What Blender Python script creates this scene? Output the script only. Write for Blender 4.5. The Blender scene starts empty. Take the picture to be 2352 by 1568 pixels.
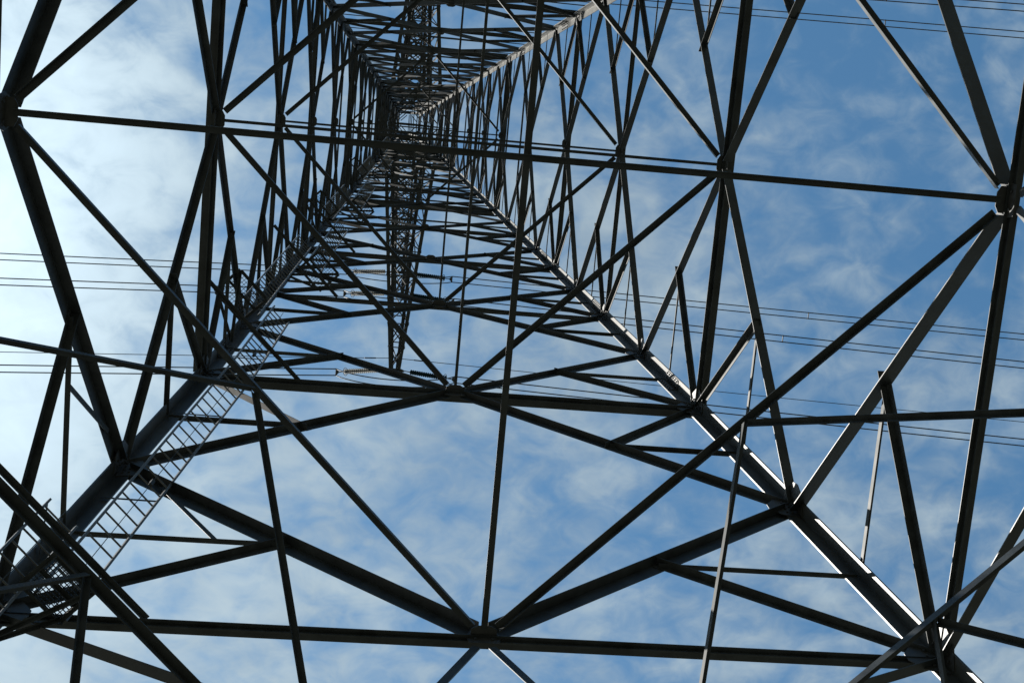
import bpy, bmesh, math, random
from mathutils import Vector, Matrix
random.seed(7)
scene = bpy.context.scene
COL = scene.collection
U = 15.0                      # metres per design unit
Z0 = 1.5                      # eye height above the ground

# ------------------------------------------------------------------ camera
cam_d = bpy.data.cameras.new('camera'); cam = bpy.data.objects.new('camera', cam_d); COL.objects.link(cam)
RX = Vector((0.99160226, -0.08921938, -0.09362084))
RD = Vector((0.07264863, 0.98319215, -0.16749735))
RF = Vector((0.10699129, 0.15928933, 0.98141723))
m = Matrix(((RX.x, -RD.x, -RF.x), (RX.y, -RD.y, -RF.y), (RX.z, -RD.z, -RF.z))).to_4x4()
m.translation = Vector((-0.107692972 * U, -0.0205919725 * U, Z0))
cam.matrix_world = m
cam_d.sensor_fit = 'HORIZONTAL'; cam_d.sensor_width = 36.0
cam_d.lens = 36.0 * 3014.39 / 2352.0
cam_d.clip_start = 0.05; cam_d.clip_end = 20000
scene.camera = cam
scene.render.resolution_x = 1024; scene.render.resolution_y = 682

# ------------------------------------------------------------------ light
SUN_EL = math.radians(44); SUN_DIR = Vector((-0.89, 0.45, 0)).normalized() * math.cos(SUN_EL) + Vector((0, 0, math.sin(SUN_EL)))
sd = bpy.data.lights.new('sun', 'SUN'); sd.energy = 5.0; sd.angle = math.radians(0.5); sd.color = (1.0, 0.95, 0.87)
so = bpy.data.objects.new('sun', sd); COL.objects.link(so)
so.rotation_euler = SUN_DIR.to_track_quat('Z', 'Y').to_euler(); so.location = (0, 0, 150)
scene.view_settings.view_transform = 'Standard'; scene.view_settings.look = 'None'
scene.view_settings.exposure = 1.3; scene.view_settings.gamma = 1.0

w = bpy.data.worlds.new('World'); scene.world = w; w.use_nodes = True
nt = w.node_tree; nt.nodes.clear()
def N(t, **k):
    n = nt.nodes.new(t)
    for a, b in k.items(): setattr(n, a, b)
    return n
def L(a, b): nt.links.new(a, b)
def math_n(op, a, b=None, c=None, clamp=False):
    n = N('ShaderNodeMath', operation=op, use_clamp=clamp)
    for i, v in enumerate((a, b, c)):
        if v is None: continue
        if isinstance(v, (int, float)): n.inputs[i].default_value = v
        else: L(v, n.inputs[i])
    return n.outputs[0]
def ramp(v, lo, hi):
    n = N('ShaderNodeMapRange', interpolation_type='SMOOTHSTEP'); n.inputs[1].default_value = lo; n.inputs[2].default_value = hi
    L(v, n.inputs[0]); return n.outputs[0]
out = N('ShaderNodeOutputWorld'); bg = N('ShaderNodeBackground'); bg.inputs[1].default_value = 0.08
sky = N('ShaderNodeTexSky', sky_type='NISHITA'); sky.sun_disc = False
sky.sun_elevation = SUN_EL; sky.sun_rotation = math.atan2(SUN_DIR.x, SUN_DIR.y)
sky.altitude = 300; sky.air_density = 1.0; sky.dust_density = 0.6; sky.ozone_density = 1.2
geo = N('ShaderNodeTexCoord')
sep = N('ShaderNodeSeparateXYZ'); L(geo.outputs['Generated'], sep.inputs[0])
zc = math_n('MAXIMUM', sep.outputs[2], 0.06)
comb = N('ShaderNodeCombineXYZ'); L(math_n('DIVIDE', sep.outputs[0], zc), comb.inputs[0]); L(math_n('DIVIDE', sep.outputs[1], zc), comb.inputs[1])
def noise(scale, detail, rough, dist=0.0, loc=(0, 0, 0), sc=(1, 1, 1), rot=0.0, lac=2.0):
    mp = N('ShaderNodeMapping'); mp.inputs['Location'].default_value = loc; mp.inputs['Scale'].default_value = sc; mp.inputs['Rotation'].default_value = (0, 0, rot)
    L(comb.outputs[0], mp.inputs[0])
    n = N('ShaderNodeTexNoise'); n.inputs['Scale'].default_value = scale; n.inputs['Detail'].default_value = detail
    n.inputs['Roughness'].default_value = rough; n.inputs['Distortion'].default_value = dist; n.inputs['Lacunarity'].default_value = lac
    L(mp.outputs[0], n.inputs[0]); return n.outputs[0]
big = noise(3.6, 3, 0.5, 0.2, (3.1, 1.7, 0))
midn = noise(9.5, 4, 0.52, 0.6, (0.4, 2.2, 0), (1.0, 1.5, 1), 0.6)
fine = noise(30, 6, 0.56, 0.5, (5.4, 0.2, 0), (1.0, 1.35, 1), 0.6)
sdn = N('ShaderNodeVectorMath', operation='DOT_PRODUCT'); L(geo.outputs['Generated'], sdn.inputs[0]); sdn.inputs[1].default_value = SUN_DIR
toward = ramp(sdn.outputs['Value'], 0.62, 1.02)      # thicker, brighter cloud veil round the sun
# one thick bank of cloud low on the sun's side
bd = N('ShaderNodeVectorMath', operation='SUBTRACT'); L(comb.outputs[0], bd.inputs[0]); bd.inputs[1].default_value = (-.36, .10, 0)
bs = N('ShaderNodeVectorMath', operation='MULTIPLY'); L(bd.outputs[0], bs.inputs[0]); bs.inputs[1].default_value = (3.6, 2.5, 0)
bl = N('ShaderNodeVectorMath', operation='LENGTH'); L(bs.outputs[0], bl.inputs[0])
bank = ramp(bl.outputs['Value'], 1.15, 0.0)
dens = math_n('ADD', math_n('MULTIPLY', big, 0.75), math_n('ADD', math_n('MULTIPLY', midn, 0.95), math_n('MULTIPLY', fine, 0.85)))
dens = math_n('ADD', dens, math_n('ADD', math_n('MULTIPLY', toward, 0.25), math_n('MULTIPLY', bank, 0.55)))
# the veil thins out towards the deeper blue quarter
dens = math_n('ADD', dens, math_n('SUBTRACT', math_n('MULTIPLY', sep.outputs[1], 0.38), math_n('MULTIPLY', sep.outputs[0], 0.12)))
cov = math_n('MULTIPLY', ramp(dens, 1.02, 1.84), 0.95)
cl_b = math_n('ADD', math_n('MULTIPLY_ADD', midn, 1.5, 1.75), math_n('ADD', math_n('MULTIPLY', toward, 1.0), math_n('MULTIPLY', bank, math_n('MULTIPLY_ADD', big, 4.5, math_n('MULTIPLY_ADD', fine, 2.5, -0.9)))))
cc = N('ShaderNodeVectorMath', operation='SCALE'); cc.inputs[0].default_value = (0.79, 0.98, 1.10); L(cl_b, cc.inputs['Scale'])
skys = N('ShaderNodeVectorMath', operation='MULTIPLY'); L(sky.outputs[0], skys.inputs[0]); skys.inputs[1].default_value = (.60, .93, .96)
mix = N('ShaderNodeMix', data_type='RGBA'); L(cov, mix.inputs[0]); L(skys.outputs[0], mix.inputs[6]); L(cc.outputs[0], mix.inputs[7])
L(mix.outputs[2], bg.inputs[0]); L(bg.outputs[0], out.inputs[0])

# ------------------------------------------------------------------ materials
def mat(name, col, rough=0.6, metal=0.0, var=0.0, scale=3.0, col2=None, streak=None, bump=0.0):
    mt = bpy.data.materials.new(name); mt.use_nodes = True; t = mt.node_tree; b = t.nodes['Principled BSDF']
    b.inputs['Base Color'].default_value = (*col, 1); b.inputs['Roughness'].default_value = rough; b.inputs['Metallic'].default_value = metal
    if var:
        tc = t.nodes.new('ShaderNodeTexCoord'); mp = t.nodes.new('ShaderNodeMapping'); t.links.new(tc.outputs['Object'], mp.inputs[0])
        if streak: mp.inputs['Scale'].default_value = streak
        n = t.nodes.new('ShaderNodeTexNoise'); n.inputs['Scale'].default_value = scale; n.inputs['Detail'].default_value = 7; n.inputs['Roughness'].default_value = 0.65
        t.links.new(mp.outputs[0], n.inputs[0])
        r = t.nodes.new('ShaderNodeValToRGB'); e = r.color_ramp.elements
        c2 = col2 or tuple(c * (1 - var) for c in col)
        e[0].position = 0.34; e[1].position = 0.66; e[0].color = (*c2, 1); e[1].color = (*[min(1, c * (1 + var * .5)) for c in col], 1)
        t.links.new(n.outputs[0], r.inputs[0]); t.links.new(r.outputs[0], b.inputs['Base Color'])
        rr = t.nodes.new('ShaderNodeMapRange'); rr.inputs[3].default_value = rough - .12; rr.inputs[4].default_value = rough + .12
        t.links.new(n.outputs[0], rr.inputs[0]); t.links.new(rr.outputs[0], b.inputs['Roughness'])
        if bump:
            bp = t.nodes.new('ShaderNodeBump'); bp.inputs['Strength'].default_value = bump; bp.inputs['Distance'].default_value = .01
            t.links.new(n.outputs[0], bp.inputs['Height']); t.links.new(bp.outputs[0], b.inputs['Normal'])
    return mt
M_LEG = mat('leg_steel', (.052, .053, .047), .5, .0, .55, 2.2, streak=(1, 1, .35), bump=.15)
M_LEG.node_tree.nodes['Principled BSDF'].inputs['Specular IOR Level'].default_value = .36
M_STEEL = mat('galvanised_steel', (.032, .038, .040), .5, .0, .6, 2.6, bump=.1)
M_THIN = mat('weathered_steel', (.044, .050, .051), .65, .0, .5, 4.0)
M_WEB = mat('dull_lattice_steel', (.10, .107, .112), .85, .0, .4, 4.0); M_WEB.node_tree.nodes['Principled BSDF'].inputs['Specular IOR Level'].default_value = .12
M_THIN.node_tree.nodes['Principled BSDF'].inputs['Specular IOR Level'].default_value = .28
M_PLATE = mat('plate_steel', (.045, .047, .046), .55, .0, .35, 6.0)
M_LADDER = mat('ladder_steel', (.11, .115, .115), .5, .0, .2, 6.0)
M_GLASS = mat('insulator_glass', (.006, .022, .019), .7, 0, .2, 5)
M_GLASS.node_tree.nodes['Principled BSDF'].inputs['Specular IOR Level'].default_value = .15
M_WIRE = mat('aluminium_wire', (.06, .063, .066), .6, .0)
M_GROUND = mat('ground_grass', (.022, .027, .017), .95, 0, .5, .6, (.026, .025, .019))
M_CONC = mat('footing_concrete', (.36, .35, .32), .9, 0, .25, 2)

# ------------------------------------------------------------------ helpers
def finish(name, bm, material, parent=None, smooth=False):
    bmesh.ops.recalc_face_normals(bm, faces=bm.faces)
    me = bpy.data.meshes.new(name); bm.to_mesh(me); bm.free(); me.materials.append(material)
    if smooth:
        for p in me.polygons: p.use_smooth = True
    o = bpy.data.objects.new(name, me); COL.objects.link(o)
    if parent: o.parent = parent
    return o
def tag(o, label=None, cat=None, group=None, kind=None):
    if label: o['label'] = label
    if cat: o['category'] = cat
    if group: o['group'] = group
    if kind: o['kind'] = kind
def thing(name, label, cat, loc=(0, 0, 0), group=None):
    o = bpy.data.objects.new(name, None); COL.objects.link(o); o.location = loc; tag(o, label, cat, group); return o

def prism(bm, p, q, u1, u2, poly):
    """extrude a closed 2-D polygon (in u1,u2) from p to q"""
    va = [bm.verts.new(p + u1 * x + u2 * y) for x, y in poly]
    vb = [bm.verts.new(q + u1 * x + u2 * y) for x, y in poly]
    n = len(poly)
    bm.faces.new(va[::-1]); bm.faces.new(vb)
    for i in range(n): bm.faces.new((va[i], va[(i + 1) % n], vb[(i + 1) % n], vb[i]))
def ortho(d, a):
    a = a - d * a.dot(d); return a.normalized()
def add_L(bm, p, q, a1, a2, w, t, w2=None):
    """rolled angle: corner edge on p-q, one flange along a1, the other along a2"""
    d = (q - p).normalized(); u1 = ortho(d, a1); u2 = a2 - d * a2.dot(d); u2 = (u2 - u1 * u2.dot(u1)).normalized()
    w2 = w2 or w
    prism(bm, p, q, u1, u2, [(0, 0), (w, 0), (w, t), (t, t), (t, w2), (0, w2)])
def add_bar(bm, p, q, a1, w, t):
    d = (q - p).normalized(); u1 = ortho(d, a1); u2 = d.cross(u1)
    prism(bm, p, q, u1, u2, [(-w / 2, -t / 2), (w / 2, -t / 2), (w / 2, t / 2), (-w / 2, t / 2)])
def add_tube(bm, pts, r, n=6):
    rings = []
    for i, p in enumerate(pts):
        d = (pts[min(i + 1, len(pts) - 1)] - pts[max(i - 1, 0)]).normalized()
        u = ortho(d, Vector((0, 0, 1)) if abs(d.z) < .9 else Vector((1, 0, 0))); v = d.cross(u)
        rings.append([bm.verts.new(p + (u * math.cos(k * 2 * math.pi / n) + v * math.sin(k * 2 * math.pi / n)) * r) for k in range(n)])
    for a, b in zip(rings, rings[1:]):
        for k in range(n): bm.faces.new((a[k], a[(k + 1) % n], b[(k + 1) % n], b[k]))
    bm.faces.new(rings[0][::-1]); bm.faces.new(rings[-1])
def add_lathe(bm, p, d, prof, n=10):
    d = d.normalized(); u = ortho(d, Vector((0, 0, 1)) if abs(d.z) < .9 else Vector((1, 0, 0))); v = d.cross(u)
    rings = [[bm.verts.new(p + d * s + (u * math.cos(k * 2 * math.pi / n) + v * math.sin(k * 2 * math.pi / n)) * max(r, .001)) for k in range(n)] for s, r in prof]
    for a, b in zip(rings, rings[1:]):
        for k in range(n): bm.faces.new((a[k], a[(k + 1) % n], b[(k + 1) % n], b[k]))
    bm.faces.new(rings[0][::-1]); bm.faces.new(rings[-1])
def add_plate(bm, c, u, v, nrm, outline, t):
    """flat plate: outline in (u,v) round c, thickness t along nrm"""
    prism(bm, c - nrm * t / 2, c + nrm * t / 2, u, v, outline)
def add_bolt(bm, c, nrm, r=.018, h=.022):
    u = ortho(nrm, Vector((1, .3, .2))); v = nrm.cross(u)
    prism(bm, c, c + nrm * h, u, v, [(r * math.cos(k * math.pi / 3), r * math.sin(k * math.pi / 3)) for k in range(6)])

# ------------------------------------------------------------------ ground
bm = bmesh.new(); R_ = 6000; nseg = 48
cv = bm.verts.new((0, 0, 0)); rings = []
for rad, hgt in ((15, 0), (40, 0), (120, 0), (330, 14), (480, 120), (650, 250), (900, 350), (1500, 400), (R_, 420)):  # outer rings rise as unseen hills, added to shade the steel from low sky
    rings.append([bm.verts.new((rad * math.cos(k * 2 * math.pi / nseg), rad * math.sin(k * 2 * math.pi / nseg), hgt * random.uniform(.8, 1.2) + (random.uniform(-.05, .05) if rad < 200 else 0))) for k in range(nseg)])
for k in range(nseg): bm.faces.new((cv, rings[0][k], rings[0][(k + 1) % nseg]))
for a, b in zip(rings, rings[1:]):
    for k in range(nseg): bm.faces.new((a[k], b[k], b[(k + 1) % nseg], a[(k + 1) % nseg]))
g = finish('ground', bm, M_GROUND); tag(g, kind='structure')

# ------------------------------------------------------------------ the lattice tower
ZB = 1.5824174; AB = .30637557; S1 = -.135601962; S2 = -.0522098
ZTOP = 6.5
def half(z): return (AB + (S1 if z < ZB else S2) * (z - ZB)) * U
def zz(z): return Z0 + z * U
FACES = [(Vector((1, 0, 0)), Vector((0, 1, 0))), (Vector((1, 0, 0)), Vector((0, -1, 0))),
         (Vector((0, 1, 0)), Vector((1, 0, 0))), (Vector((0, 1, 0)), Vector((-1, 0, 0)))]
def fnormal(f, z):
    s = S1 if z < ZB else S2
    return (f[1] + Vector((0, 0, -s))).normalized()
def fp(f, s, z, off=0.0):
    """point on a face: s from -1 (one leg) through 0 (middle) to 1; off = metres towards the inside"""
    a = half(z); return f[0] * (s * a) + f[1] * a + Vector((0, 0, zz(z))) - fnormal(f, z) * off

pylon = thing('lattice_pylon', 'tall grey steel lattice pylon seen from inside its base, narrowing up to its crossarms', 'pylon')

def Zv_(d):
    return ortho(d, Vector((0, 0, 1)))
def fmember(name, f, s1, z1, s2, z2, wd, t, off, trim=(0, 0), flip=1, bm=None, material=None, parent=pylon, out=False, tee=None, w2=None):
    zm_ = (z1 + z2) / 2; n = fnormal(f, zm_)
    p = fp(f, s1, z1, 0); q = fp(f, s2, z2, 0); d = (q - p).normalized()
    p = p + d * trim[0] - n * off; q = q - d * trim[1] - n * off
    u1 = n.cross(d).normalized() * (-1 if flip == -1 else 1)
    own = bm is None
    if own: bm = bmesh.new()
    if tee:      # double angle: flange wd across the face, web hanging down in the face
        prism(bm, p, q, -n, -Zv_(d), [(-wd * .6, 0), (wd * .4, 0), (wd * .4, t), (t, t), (t, tee), (-t, tee), (-t, t), (-wd * .6, t)])
    else:
        if flip == 2: u1 = u1 if u1.z > 0 else -u1               # heel at the lower edge
        elif flip == 3: u1 = u1 if u1.dot(SUN_DIR) > 0 else -u1   # open to the light
        elif not flip: u1 = -u1 if u1.dot(SUN_DIR) > 0 else u1      # heel towards the light side
        sh = u1 * (wd / 2)
        add_L(bm, p - sh, q - sh, u1, n if out else -n, wd, t, w2)
    if own: return finish(name, bm, material or M_STEEL, parent)

LEV = [1.0, 1.5824, 2.1402, 2.6228, 3.0946, 3.5571, 3.9342, 4.3263, 4.7632, 5.09, 5.37, 5.79, 6.15, 6.5]
MIDZ = [1.2923, 1.8739, 2.3853] + [(a + b) / 2 for a, b in zip(LEV[3:], LEV[4:])]

# legs: heavy angles, corner outwards, bent once at the second level
LEGS = [(-1, 1), (1, 1), (1, -1), (-1, -1)]
legs = []
for sx, sy in LEGS:
    bm = bmesh.new()
    def P(z): return Vector((sx * half(z), sy * half(z), zz(z)))
    segs = [(-.1, 1.0, .255, .028), (1.0, ZB, .245, .028), (ZB, 2.39, .245, .026), (2.39, 3.3, .215, .024), (3.3, 4.3, .185, .02), (4.3, 5.37, .19, .016), (5.37, ZTOP, .17, .014)]
    for z1, z2, wd, t in segs:
        add_L(bm, P(z1), P(z2), Vector((-sx, 0, 0)), Vector((0, -sy, 0)), wd, t)
    o = finish('leg', bm, M_LEG, pylon); legs.append(o)
    # bolted splice plates where the leg sections are joined
    for zs, wd in ((1.70, .2), (2.2, .18), (2.75, .17), (3.3, .15)):
        for ax, ay in ((-sx, 0), (0, -sy)):
            b2 = bmesh.new(); u = Vector((ax, ay, 0)); d = (P(zs + .05) - P(zs - .05)).normalized(); nn = Vector((0, -sy, 0)) if ax else Vector((-sx, 0, 0))
            c = P(zs) + u * .135 + nn * .034
            uu = ortho(d, u)
            add_plate(b2, c, uu, d, d.cross(uu), [(-.085, -.42), (.085, -.42), (.085, .42), (-.085, .42)], .014)
            for k in range(6):
                for e in (-.05, .05):
                    add_bolt(b2, c + uu * e + d * (-.36 + k * .144) + nn * .007, nn, .02, .025)
            finish('splice_plate', b2, M_PLATE, o)

# footings
for sx, sy in LEGS:
    bm = bmesh.new(); c = Vector((sx * half(-.1), sy * half(-.1), 0))
    prism(bm, c + Vector((0, 0, -.5)), c + Vector((0, 0, .35)), Vector((1, 0, 0)), Vector((0, 1, 0)), [(-.6, -.6), (.6, -.6), (.6, .6), (-.6, .6)])
    finish('footing', bm, M_CONC, pylon)

diag_n = 0; red_n = 0
diag_rest = bmesh.new(); red_rest = bmesh.new()
def diag(*a, **k):
    global diag_n
    if diag_n < 98: diag_n += 1; fmember('diagonal_brace', *a, **k)
    else: fmember('diagonal_brace', *a, bm=diag_rest, **k)
def red(*a, **k):
    global red_n
    if red_n < 98: red_n += 1; fmember('secondary_strut', *a, material=M_THIN, **k)
    else: fmember('secondary_strut', *a, bm=red_rest, **k)
def lerp(a, b, t): return a + (b - a) * t
def on(s1, z1, s2, z2, t):
    """(s, z) of a point on the straight member between two face points"""
    z = lerp(z1, z2, t); x = lerp(s1 * half(z1), s2 * half(z2), t); return x / half(z), z

HW = [.135, .175, .085, .11, .10, .17, .10, .10, .14, .17, .18, .17, .17, .15]      # horizontals
DW = [.20, .13, .13, .12, .11, .11, .10, .10, .12, .13, .13, .12, .11]        # lower half diagonals
DW2 = [.15, .13, .12, .11, .11, .10, .10, .09, .12, .13, .12, .12, .11]
PW = [.092, .11, .095, .085, .08, .08, .07, .07, .07, .07, .07, .06, .06, .06]   # plan bracing
for i, z in enumerate(LEV):
    for f in FACES:
        fmember('horizontal_beam', f, -.985, z, .985, z, HW[i] * 1.38, .012, -.11 if (i == 0 and f is FACES[3]) else -.020, tee=HW[i] * .55)
for i in range(len(LEV) - 1):
    zl, zu, zm_ = LEV[i], LEV[i + 1], MIDZ[i]
    for fi, f in enumerate(FACES):
        for sg in (-1, 1):
            tr = .16 if i < 3 else .1
            sunny = fi in (1, 2)
            diag(f, 0, zl, sg, zm_, DW[i] * 1.05, .013, -.050 if sunny else -.032, trim=(tr, .14), flip=2 if sunny else 0, w2=DW[i] * (1.12 if sunny else .80))
            diag(f, sg, zm_, 0, zu, DW2[i] * 1.05, .012, -.048 if sunny else -.030, trim=(.10, tr), flip=2 if sunny else 0, w2=DW2[i] * (1.15 if sunny else .80))
            if i > 11: continue
            if sg > 0 and i > 3:
                bb = on(0, zl, 1, zm_, .5); fmember('secondary_strut', f, -bb[0], bb[1], bb[0], bb[1], .065, .008, .012, bm=red_rest, flip=2)
                bb = on(1, zm_, 0, zu, .5); fmember('secondary_strut', f, -bb[0], bb[1], bb[0], bb[1], .065, .008, .012, bm=red_rest, flip=2)
            b1 = on(0, zl, sg, zm_, .5); b2 = on(sg, zm_, 0, zu, .5)
            wr = max(.115 - .008 * i, .075); ws = max(.075 - .004 * i, .05)
            red(f, b1[0], b1[1], sg, zl, wr, .01, -.0180, trim=(-.11, .1), flip=0)
            red(f, b1[0], b1[1], sg, (zl + zm_) / 2, ws * (1.5 if sunny else 1), .008, -.0165, trim=(-.02, .05), flip=3 if sunny else -sg, w2=.03 if sunny else None)
            red(f, b2[0], b2[1], sg, zu, wr, .01, -.0180, trim=(-.11, .1), flip=0)
            red(f, b2[0], b2[1], sg, (zm_ + zu) / 2, ws * (1.5 if sunny else 1), .008, -.0165, trim=(-.02, .05), flip=3 if sunny else sg, w2=.03 if sunny else None)
# extra stiffeners beside the ladder leg
for f, sg in ((FACES[0], -1), (FACES[3], 1)):
    for i in (0,):
        zl, zm_ = LEV[i], MIDZ[i]
        a_ = on(0, zl, sg, zm_, .86); b1 = on(0, zl, sg, zm_, .5); c_ = (lerp(b1[0], sg, .31), lerp(b1[1], (zl + zm_) / 2, .31))
        fmember('ladder_stiffener', f, a_[0], a_[1], c_[0], c_[1], .07, .007, .030, flip=1, w2=.02, out=True, material=M_THIN)

# plan bracing: diamond and cross at every level
Zv = Vector((0, 0, 1))
def hmember(name, p, q, wd, t, up=-1, bm=None, parent=pylon, material=None, side=1):
    own = bm is None
    if own: bm = bmesh.new()
    d = (q - p).normalized(); u = Zv.cross(d).normalized() * side
    add_L(bm, p - u * wd / 2, q - u * wd / 2, u, Zv * up, wd, t)
    if own: return finish(name, bm, material or M_STEEL, parent)
for i, z in enumerate(LEV):
    a = half(z); h = zz(z)
    mids = [Vector((a, 0, h)), Vector((0, a, h)), Vector((-a, 0, h)), Vector((0, -a, h))]
    for k in range(4 if i in (0, 1, 2, 5, 8, 10, 11, 12, 13) else 0):
        p, q = mids[k], mids[(k + 1) % 4]; d = (q - p).normalized()
        hmember('plan_brace', p + d * .22 + Zv * .035, q - d * .22 + Zv * .035, PW[i], .01, side=-1 if k % 2 else 1)
    cw = [.08, .055, .05, .05, .05, .05, .05, .05, .05, .05, .05, .05, .05, .05][i]
    if i in (0, 1, 2, 5, 8, 10, 11, 12, 13):
        hmember('plan_strut', Vector((-a + .12, 0, h - .012)), Vector((a - .12, 0, h - .012)), cw, .008)
        hmember('plan_strut', Vector((0, -a + .12, h + .012)), Vector((0, a - .12, h + .012)), cw, .008, up=1)
    # gusset plates at the middle of each face
    if i <= 8:
        g = [.165, .17, .16, .14, .14, .13, .12, .12, .11][i]
        for f in FACES:
            bm = bmesh.new(); c = fp(f, 0, z, .0); n = fnormal(f, z); u = f[0]; v = n.cross(u) * (1 if n.cross(u).z > 0 else -1)
            add_plate(bm, c - n * .015, u, v, n, [(-g * 1.1, -g * .8), (g * 1.1, -g * .8), (g * 1.3, 0), (g * .9, g * 1.2), (-g * .9, g * 1.2), (-g * 1.3, 0)], .014)
            inn = -f[1]
            add_plate(bm, Vector((c.x, c.y, h + .022)) + inn * .06, u, inn, Zv, [(-g * .8, -g * .95), (g * .8, -g * .95), (g * 1.0, -g * .3), (g * .95, g * .35), (g * .5, g * .6), (-g * .5, g * .6), (-g * .95, g * .35), (-g * 1.0, -g * .3)], .014)
            for k in range(-3, 4):
                if k: add_bolt(bm, c - n * .022 + u * (k * g * .32) + v * (g * .35 * (1 if k % 2 else -1)), -n, .017, .02)
            finish('gusset_plate', bm, M_PLATE, pylon)

# gusset plates on the legs
for i, z in enumerate(sorted(LEV[:4] + MIDZ[:3])):
    g = .37 - .02 * i
    for f in FACES:
        for sg in (-1, 1):
            bm = bmesh.new(); n = fnormal(f, z); c = fp(f, sg, z, .037); u = f[0] * -sg; v = n.cross(u); v = v if v.z > 0 else -v
            add_plate(bm, c, u, v, n, [(.02, -g), (g * .85, -g * .75), (g * 1.25, -g * .2), (g * 1.25, g * .2), (g * .85, g * .75), (.02, g)], .012)
            for k in range(-2, 3):
                add_bolt(bm, c - n * .006 + u * .10 + v * (k * g * .32), -n, .018, .024)
                add_bolt(bm, c - n * .006 + u * .18 + v * (k * g * .32 + .03), -n, .018, .024)
            finish('gusset_plate', bm, M_PLATE, legs[[(-1, 1), (1, 1), (1, -1), (-1, -1)].index((int(round((f[0].x * sg + f[1].x))), int(round(f[0].y * sg + f[1].y))))])

# below the first level: main braces to the feet, leg redundants, hip bracing
FT = .03
for f in FACES:
    for sg in (-1, 1):
        fmember('base_brace', f, 0, 1.0, sg, FT, .10, .012, .0, trim=(.2, .15), flip=3, out=True, w2=.025)
        e = on(0, 1.0, sg, FT, .16)
        fmember('base_strut', f, sg, 1.0, e[0], e[1], .15, .012, -.019, trim=(.1, -.05), flip=2, w2=.15)
def pt(f, sg, t, off=.07):
    e = on(0, 1.0, sg, FT, t); return fp(f, e[0], e[1], off)
for sx, sy in LEGS:
    fa = FACES[0] if sy > 0 else FACES[1]; fb = FACES[2] if sx > 0 else FACES[3]
    # middle of the diamond's side -> main braces
    aA = half(1.0); q = Vector((sx * aA / 2, sy * aA / 2, zz(1.0) - .02))
    for f, s_ in ((fa, sx), (fb, sy)):
        tgt = pt(f, s_, .225)
        bm = bmesh.new(); d = (tgt - q).normalized(); u = d.cross(Zv).normalized()
        add_L(bm, q + d * .05 - u * .035, tgt - u * .035, u, -Zv, .072, .008); finish('hip_brace', bm, M_THIN, pylon)
    ends = []
    for f, s_ in ((fa, sx), (fb, sy)):
        ends.append(pt(f, s_, .23, .04))
    hmember('corner_brace', ends[0], ends[1], .095, .01)
    mdl = (ends[0] + ends[1]) / 2 - Zv * .02
    for f, s_ in ((fa, sx), (fb, sy)):
        tgt = pt(f, s_, .46); bm = bmesh.new(); d = (tgt - mdl).normalized(); u = d.cross(Zv).normalized()
        add_L(bm, mdl + d * .04 - u * .035, tgt - u * .035, u, -Zv, .068, .008); finish('hip_brace', bm, M_THIN, pylon)
tag(finish('diagonal_brace', diag_rest, M_STEEL, pylon), kind='stuff')
tag(finish('secondary_strut', red_rest, M_THIN, pylon), kind='stuff')

# ------------------------------------------------------------------ crossarms
ARMS = [(5.37, 1.008, .62, .22, 9), (5.79, .744, .50, .15, 8), (6.15, .69, .32, .13, 8)]
for h, Lr, rise, cw, npan in ARMS:
    for sy in (1, -1):
        if sy < 0: Lr = Lr - .075
        arm = bpy.data.objects.new('crossarm', None); COL.objects.link(arm); arm.parent = pylon
        a0 = half(h); a1 = half(min(h + rise, ZTOP)); tipw = .36
        B = lambda t, s: Vector((s * lerp(a0, tipw, t), sy * lerp(a0, Lr * U, t), zz(h)))
        T = lambda t, s: Vector((s * lerp(a1, tipw * .8, t), sy * lerp(a1, Lr * U, t), zz(lerp(h + rise, h + .035, t))))
        for fn, nm, fl in ((B, 'bottom_chord', 1), (T, 'top_chord', -1)):
            for s in (-1, 1):
                bm = bmesh.new(); add_L(bm, fn(0, s), fn(1, s), Vector((-s, 0, 0)), Zv * fl, cw, .014); finish(nm, bm, M_STEEL, arm)
        bm = bmesh.new(); lw = .075
        for k in range(npan):
            t0, t1 = k / npan, (k + 1) / npan; e = .012
            s = 1 if k % 2 else -1
            for fn in (B, T):
                o_ = Zv * (-e if fn is B else e)
                add_L(bm, fn(t0, -s) + o_, fn(t1, s) + o_, Vector((1, .2, 0)), -Zv, lw, .007)
                add_L(bm, fn(t0, s) + o_ * 2.5, fn(t1, -s) + o_ * 2.5, Vector((1, .2, 0)), -Zv, lw, .007)
                add_L(bm, fn(t1, -1) + o_ * 4, fn(t1, 1) + o_ * 4, Vector((0, 1, 0)), -Zv, lw, .007)
            for s2 in (-1, 1):
                o_ = Vector((s2 * .015, 0, 0))
                if k % 2: add_L(bm, B(t0, s2) + o_, T(t1, s2) + o_, Vector((0, 1, 0)), Vector((-s2, 0, 0)), lw, .007)
                else: add_L(bm, T(t0, s2) + o_, B(t1, s2) + o_, Vector((0, 1, 0)), Vector((-s2, 0, 0)), lw, .007)
                add_L(bm, B(t1, s2) + o_ * 2, T(t1, s2) + o_ * 2, Vector((0, 1, 0)), Vector((-s2, 0, 0)), lw, .007)
        finish('lattice_web', bm, M_WEB, arm)
        bm = bmesh.new(); c = Vector((0, sy * (Lr * U + .02), zz(h) + .02))
        add_plate(bm, c, Vector((1, 0, 0)), Vector((0, 1, 0)), Zv, [(-.60, -.05), (-.4, -.14), (.4, -.14), (.60, -.05), (.60, .05), (.4, .08), (-.4, .08), (-.60, .05)], .03)
        finish('tip_plate', bm, M_PLATE, arm)

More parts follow.
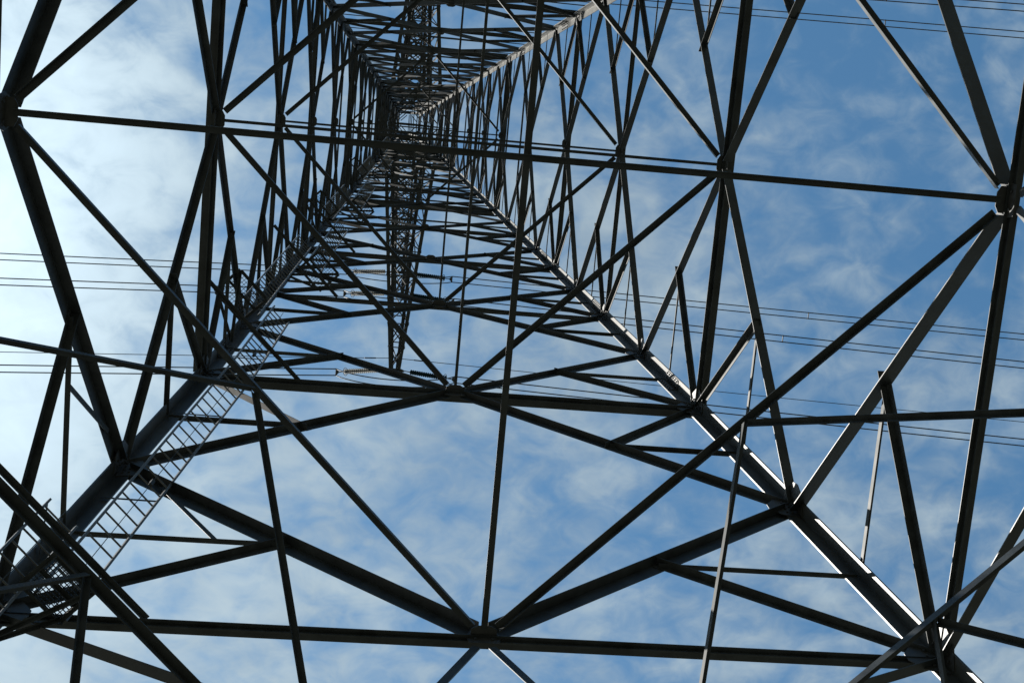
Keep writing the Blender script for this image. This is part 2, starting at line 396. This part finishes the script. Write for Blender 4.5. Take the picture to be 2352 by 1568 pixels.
# ------------------------------------------------------------------ insulators, conductors
SPAN = 340.0
def sag(x, s): return -s * x + s * x * x / SPAN
G_I = 'insulator strings at the crossarm tips'; G_C = 'twin conductors strung from the crossarm tips'
def string(base, dx, slope, label):
    d = Vector((dx, 0, -slope - .30)).normalized()
    t = thing('insulator_string', label, 'insulator', base, G_I)
    bm = bmesh.new(); x = .45; prof = []
    add_tube(bm, [Vector((0, 0, 0)), d * .45], .03, 8); finish('shackle_link', bm, M_WEB, t); bm = bmesh.new(); add_tube(bm, [d * 2.95, d * 3.4], .03, 8)
    u = Vector((0, 1, 0))
    add_plate(bm, d * 3.42, u, d, u.cross(d), [(-.24, .12), (-.06, -.1), (.06, -.1), (.24, .12)], .025)
    finish('end_fitting', bm, M_WEB, t)
    bm = bmesh.new(); nd = 17
    for k in range(nd):
        s = .45 + k * 2.5 / nd; prof += [(s, .03), (s + .035, .045), (s + .045, .155), (s + .075, .16), (s + .085, .04)]
    prof.append((2.96, .03)); add_lathe(bm, Vector((0, 0, 0)), d, prof, 12)
    finish('disc_stack', bm, M_GLASS, t)
    bm = bmesh.new(); v = d.cross(u)
    add_tube(bm, [d * 2.85 + (u * math.cos(k * math.pi / 8) + v * math.sin(k * math.pi / 8)) * .24 for k in range(17)], .018, 6)
    finish('guard_ring', bm, M_WEB, t)
    return d * 3.5
def bundle(start, dx, slope, label, spacers, gap=.40):
    t = thing('conductor_bundle', label, 'power cable', start, G_C)
    for s in (-1, 1):
        bm = bmesh.new(); pts = []
        for k in range(41):
            x = SPAN * (k / 40) ** 1.6; pts.append(Vector((dx * x, s * gap / 2, sag(x, slope))))
        add_tube(bm, pts, .036, 6); finish('conductor', bm, M_WIRE, t)
        bm = bmesh.new(); add_tube(bm, pts[:1] + [Vector((dx * .9, s * gap / 2, sag(.9, slope)))], .034, 6); finish('clamp', bm, M_PLATE, t)
    for x in spacers:
        bm = bmesh.new(); c = Vector((dx * x, 0, sag(x, slope)))
        add_bar(bm, c + Vector((0, -gap / 2 - .04, 0)), c + Vector((0, gap / 2 + .04, 0)), Zv, .055, .05); finish('spacer', bm, M_PLATE, t)
names = {0: 'longest', 1: 'middle', 2: 'shortest'}
SL = {(0, 1): .235, (0, -1): .33, (1, 1): .29, (1, -1): .33, (2, 1): .22, (2, -1): .32}
SP = {(0, 1): (48,), (0, -1): (50,), (1, 1): (20.5, 62), (1, -1): (52,), (2, 1): (24, 66), (2, -1): (55,)}
for k, (h, Lr, rise, cw, npan) in enumerate(ARMS):
    for sy in (1, -1):
        if sy < 0 and k == 0: continue
        if sy < 0: Lr = Lr - .075
        ends = {}
        for dx in (-1, 1):
            if sy < 0 and dx < 0: continue
            side = 'left' if dx < 0 else 'right'
            arm_n = ('%s lower crossarm' % names[k]) if sy > 0 else ('%s crossarm beyond the top edge' % names[k])
            base = Vector((dx * .58, sy * Lr * U, zz(h) - .02)); sl = SL[(k, dx)]
            e = string(base, dx, sl, 'green glass insulator string %s of the tip of the %s' % (side, arm_n))
            ends[dx] = base + e
            bundle(base + e, dx, sl, 'pair of thin grey conductors running %s from the %s' % (side, arm_n), SP[(k, dx)] if sy > 0 else (24 + 2.5 * (k == 2), 60))
        if len(ends) == 2:
            t = thing('jumper_cable', 'slack jumper cable looping under the tip of the %s crossarm' % names[k], 'cable', (0, sy * Lr * U, zz(h)), 'jumper loops under the crossarm tips')
            for s in (-1, 1):
                bm = bmesh.new(); pts = []
                for j in range(25):
                    f_ = j / 24; p = ends[-1].lerp(ends[1], f_) - t.location; p.z -= 2.3 * (1 - (2 * f_ - 1) ** 2) ** .8; p.y += s * .2; pts.append(p)
                add_tube(bm, pts, .034, 6); finish('cable', bm, M_WIRE, t)
# earth wire beside the lowest arm's tip
eb = Vector((0, .975 * U, zz(5.47)))
for dx, sl, lb in ((-1, .33, 'single thin earth wire running left just above the longest crossarm tip'), (1, .19, 'single thin earth wire running right just above the longest crossarm tip')):
    t = thing('earth_wire', lb, 'cable', eb, 'single earth wires')
    bm = bmesh.new(); pts = [Vector((dx * SPAN * (k / 40) ** 1.6, 0, sag(SPAN * (k / 40) ** 1.6, sl))) for k in range(41)]
    add_tube(bm, pts, .022, 6); finish('wire', bm, M_WIRE, t)
    bm = bmesh.new(); p = Vector((dx * 1.2, 0, sag(1.2, sl))); q = Vector((dx * 1.9, 0, sag(1.9, sl))); add_tube(bm, [p, q], .04, 6); finish('clamp', bm, M_PLATE, t)

# ------------------------------------------------------------------ ladder and rest platforms on the lower left leg
RV = Vector((1, 1, 0)).normalized(); IN = Vector((1, -1, 0)).normalized()
def lp(z, side, d_in=.72, off=None):
    off = off or (.37 if side > 0 else .25)
    return Vector((-half(z), half(z), zz(z))) + RV * (side * off) + IN * d_in
SECT = [(.05, 1.085, -1), (.985, 1.90, 1), (1.80, 2.43, -1), (2.34, 2.92, 1), (2.85, 3.36, -1), (3.29, 3.83, 1), (3.76, 4.3, -1), (4.25, 4.8, 1), (4.75, 5.3, -1)]
rung_me = None; rung_n = 0; rung_rest = bmesh.new()
for k, (za_, zb_, sd_) in enumerate(SECT):
    lad = bpy.data.objects.new('ladder', None); COL.objects.link(lad); lad.parent = pylon
    if za_ < ZB < zb_: pieces = [(za_, ZB), (ZB, zb_)]
    else: pieces = [(za_, zb_)]
    for s in (-1, 1):
        bm = bmesh.new()
        for z1, z2 in pieces:
            add_bar(bm, lp(z1, sd_) + RV * s * .235, lp(z2, sd_) + RV * s * .235, IN, .065, .03)
        finish('side_rail', bm, M_LADDER, lad)
    bm = bmesh.new()
    for z1, z2 in pieces: add_tube(bm, [lp(z1, sd_) - IN * -.06, lp(z2, sd_) - IN * -.06], .006, 5)
    for zf in (za_ + .25 * (zb_ - za_), za_ + .7 * (zb_ - za_)):
        c = lp(zf, sd_) + IN * .06; add_bar(bm, c, c + Vector((0, 0, .22)), RV, .05, .05)
    finish('safety_line', bm, M_THIN, lad)
    step = .32 / U; z = za_ + step
    while z < zb_ - step * .3:
        p = lp(z, sd_)
        if k in (0, 1, 2) and rung_n < 99 and z > .84:
            if rung_me is None:
                bm = bmesh.new(); add_tube(bm, [RV * -.235, RV * .235], .0135, 6); ro = finish('rung', bm, M_LADDER, lad); rung_me = ro.data; ro.location = p
            else:
                ro = bpy.data.objects.new('rung', rung_me); COL.objects.link(ro); ro.parent = lad; ro.location = p
            rung_n += 1
        else: add_tube(rung_rest, [p - RV * .235, p + RV * .235], .0135, 6)
        z += step
    # stand-off brackets to the leg
    for zf in [za_ + (zb_ - za_) * j / 4 for j in range(5)]:
        c = Vector((-half(zf), half(zf), zz(zf))); bm = bmesh.new(); e = lp(zf, sd_)
        add_bar(bm, c + RV * sd_ * .05 + IN * .15, e + RV * sd_ * .235 - IN * .03, Zv, .05, .01); finish('bracket', bm, M_THIN, lad)
tag(finish('rung', rung_rest, M_LADDER, pylon), kind='stuff')

def platform(z, sd_, rail=True, size=.95, off=.55, d_in=.72):
    pf = bpy.data.objects.new('rest_platform', None); COL.objects.link(pf); pf.parent = pylon
    c = Vector((-half(z), half(z), zz(z))) + RV * (sd_ * off) + IN * (d_in); hx, hy = size * .5, size * .42
    bm = bmesh.new(); nb = 11
    for k in range(nb):
        y = lerp(-hy, hy, k / (nb - 1)); add_bar(bm, c + RV * -hx + IN * y, c + RV * hx + IN * y, Zv, .025, .005)
    for k in range(nb + 2):
        x = lerp(-hx, hx, k / (nb + 1)); add_bar(bm, c + RV * x + IN * -hy - Zv * .003, c + RV * x + IN * hy - Zv * .003, Zv, .018, .01)
    finish('grating', bm, M_THIN, pf)
    bm = bmesh.new()
    cs = [c + RV * hx * sx + IN * hy * sy for sx, sy in ((-1, -1), (1, -1), (1, 1), (-1, 1))]
    for k in range(4):
        p, q = cs[k], cs[(k + 1) % 4]; d = (q - p).normalized()
        add_L(bm, p - d * .03 * (k % 2) - Zv * .03, q + d * .03 * (k % 2) - Zv * .03, Zv.cross(d), -Zv, .06, .008)
    add_L(bm, c - RV * hx - Zv * .035, c + RV * hx - Zv * .035, IN, -Zv, .05, .008)
    lg = Vector((-half(z - .03), half(z - .03), zz(z - .03)))
    for k in (1, 2) if sd_ > 0 else (0, 3): add_L(bm, lg + IN * .1 - Zv * .3, cs[k] - Zv * .04, IN, -Zv, .05, .008)
    finish('support_frame', bm, M_THIN, pf)
    if rail:
        order = None
        bm = bmesh.new(); order = [cs[0], cs[1], cs[2], cs[3]] if sd_ > 0 else [cs[1], cs[0], cs[3], cs[2]]
        for p in order: add_bar(bm, p, p + Zv * 1.1, RV, .04, .04)
        for hgt in (.55, 1.1):
            for p, q in zip(order[:3], order[1:]): add_tube(bm, [p + Zv * hgt, q + Zv * hgt], .02, 6)
        finish('guard_rail', bm, M_LADDER, pf)
platform(.985, 1, rail=False, size=.56, off=.25, d_in=.95)
for z, sd_ in ((1.80, -1), (2.34, 1), (2.85, -1), (3.29, 1), (3.76, -1), (4.25, 1)): platform(z, sd_, rail=False, size=.75)
# platform bearer across the corner of the first level
for zb, fr in ((LEV[0], .69), (LEV[1], .62), (LEV[2], .6), (LEV[3], .6), (LEV[4], .58)):
    a = half(zb)
    hmember('platform_bearer', Vector((-fr * a, a - .03, zz(zb) + .06)), Vector((-a + .03, fr * a, zz(zb) + .06)), .07, .008)
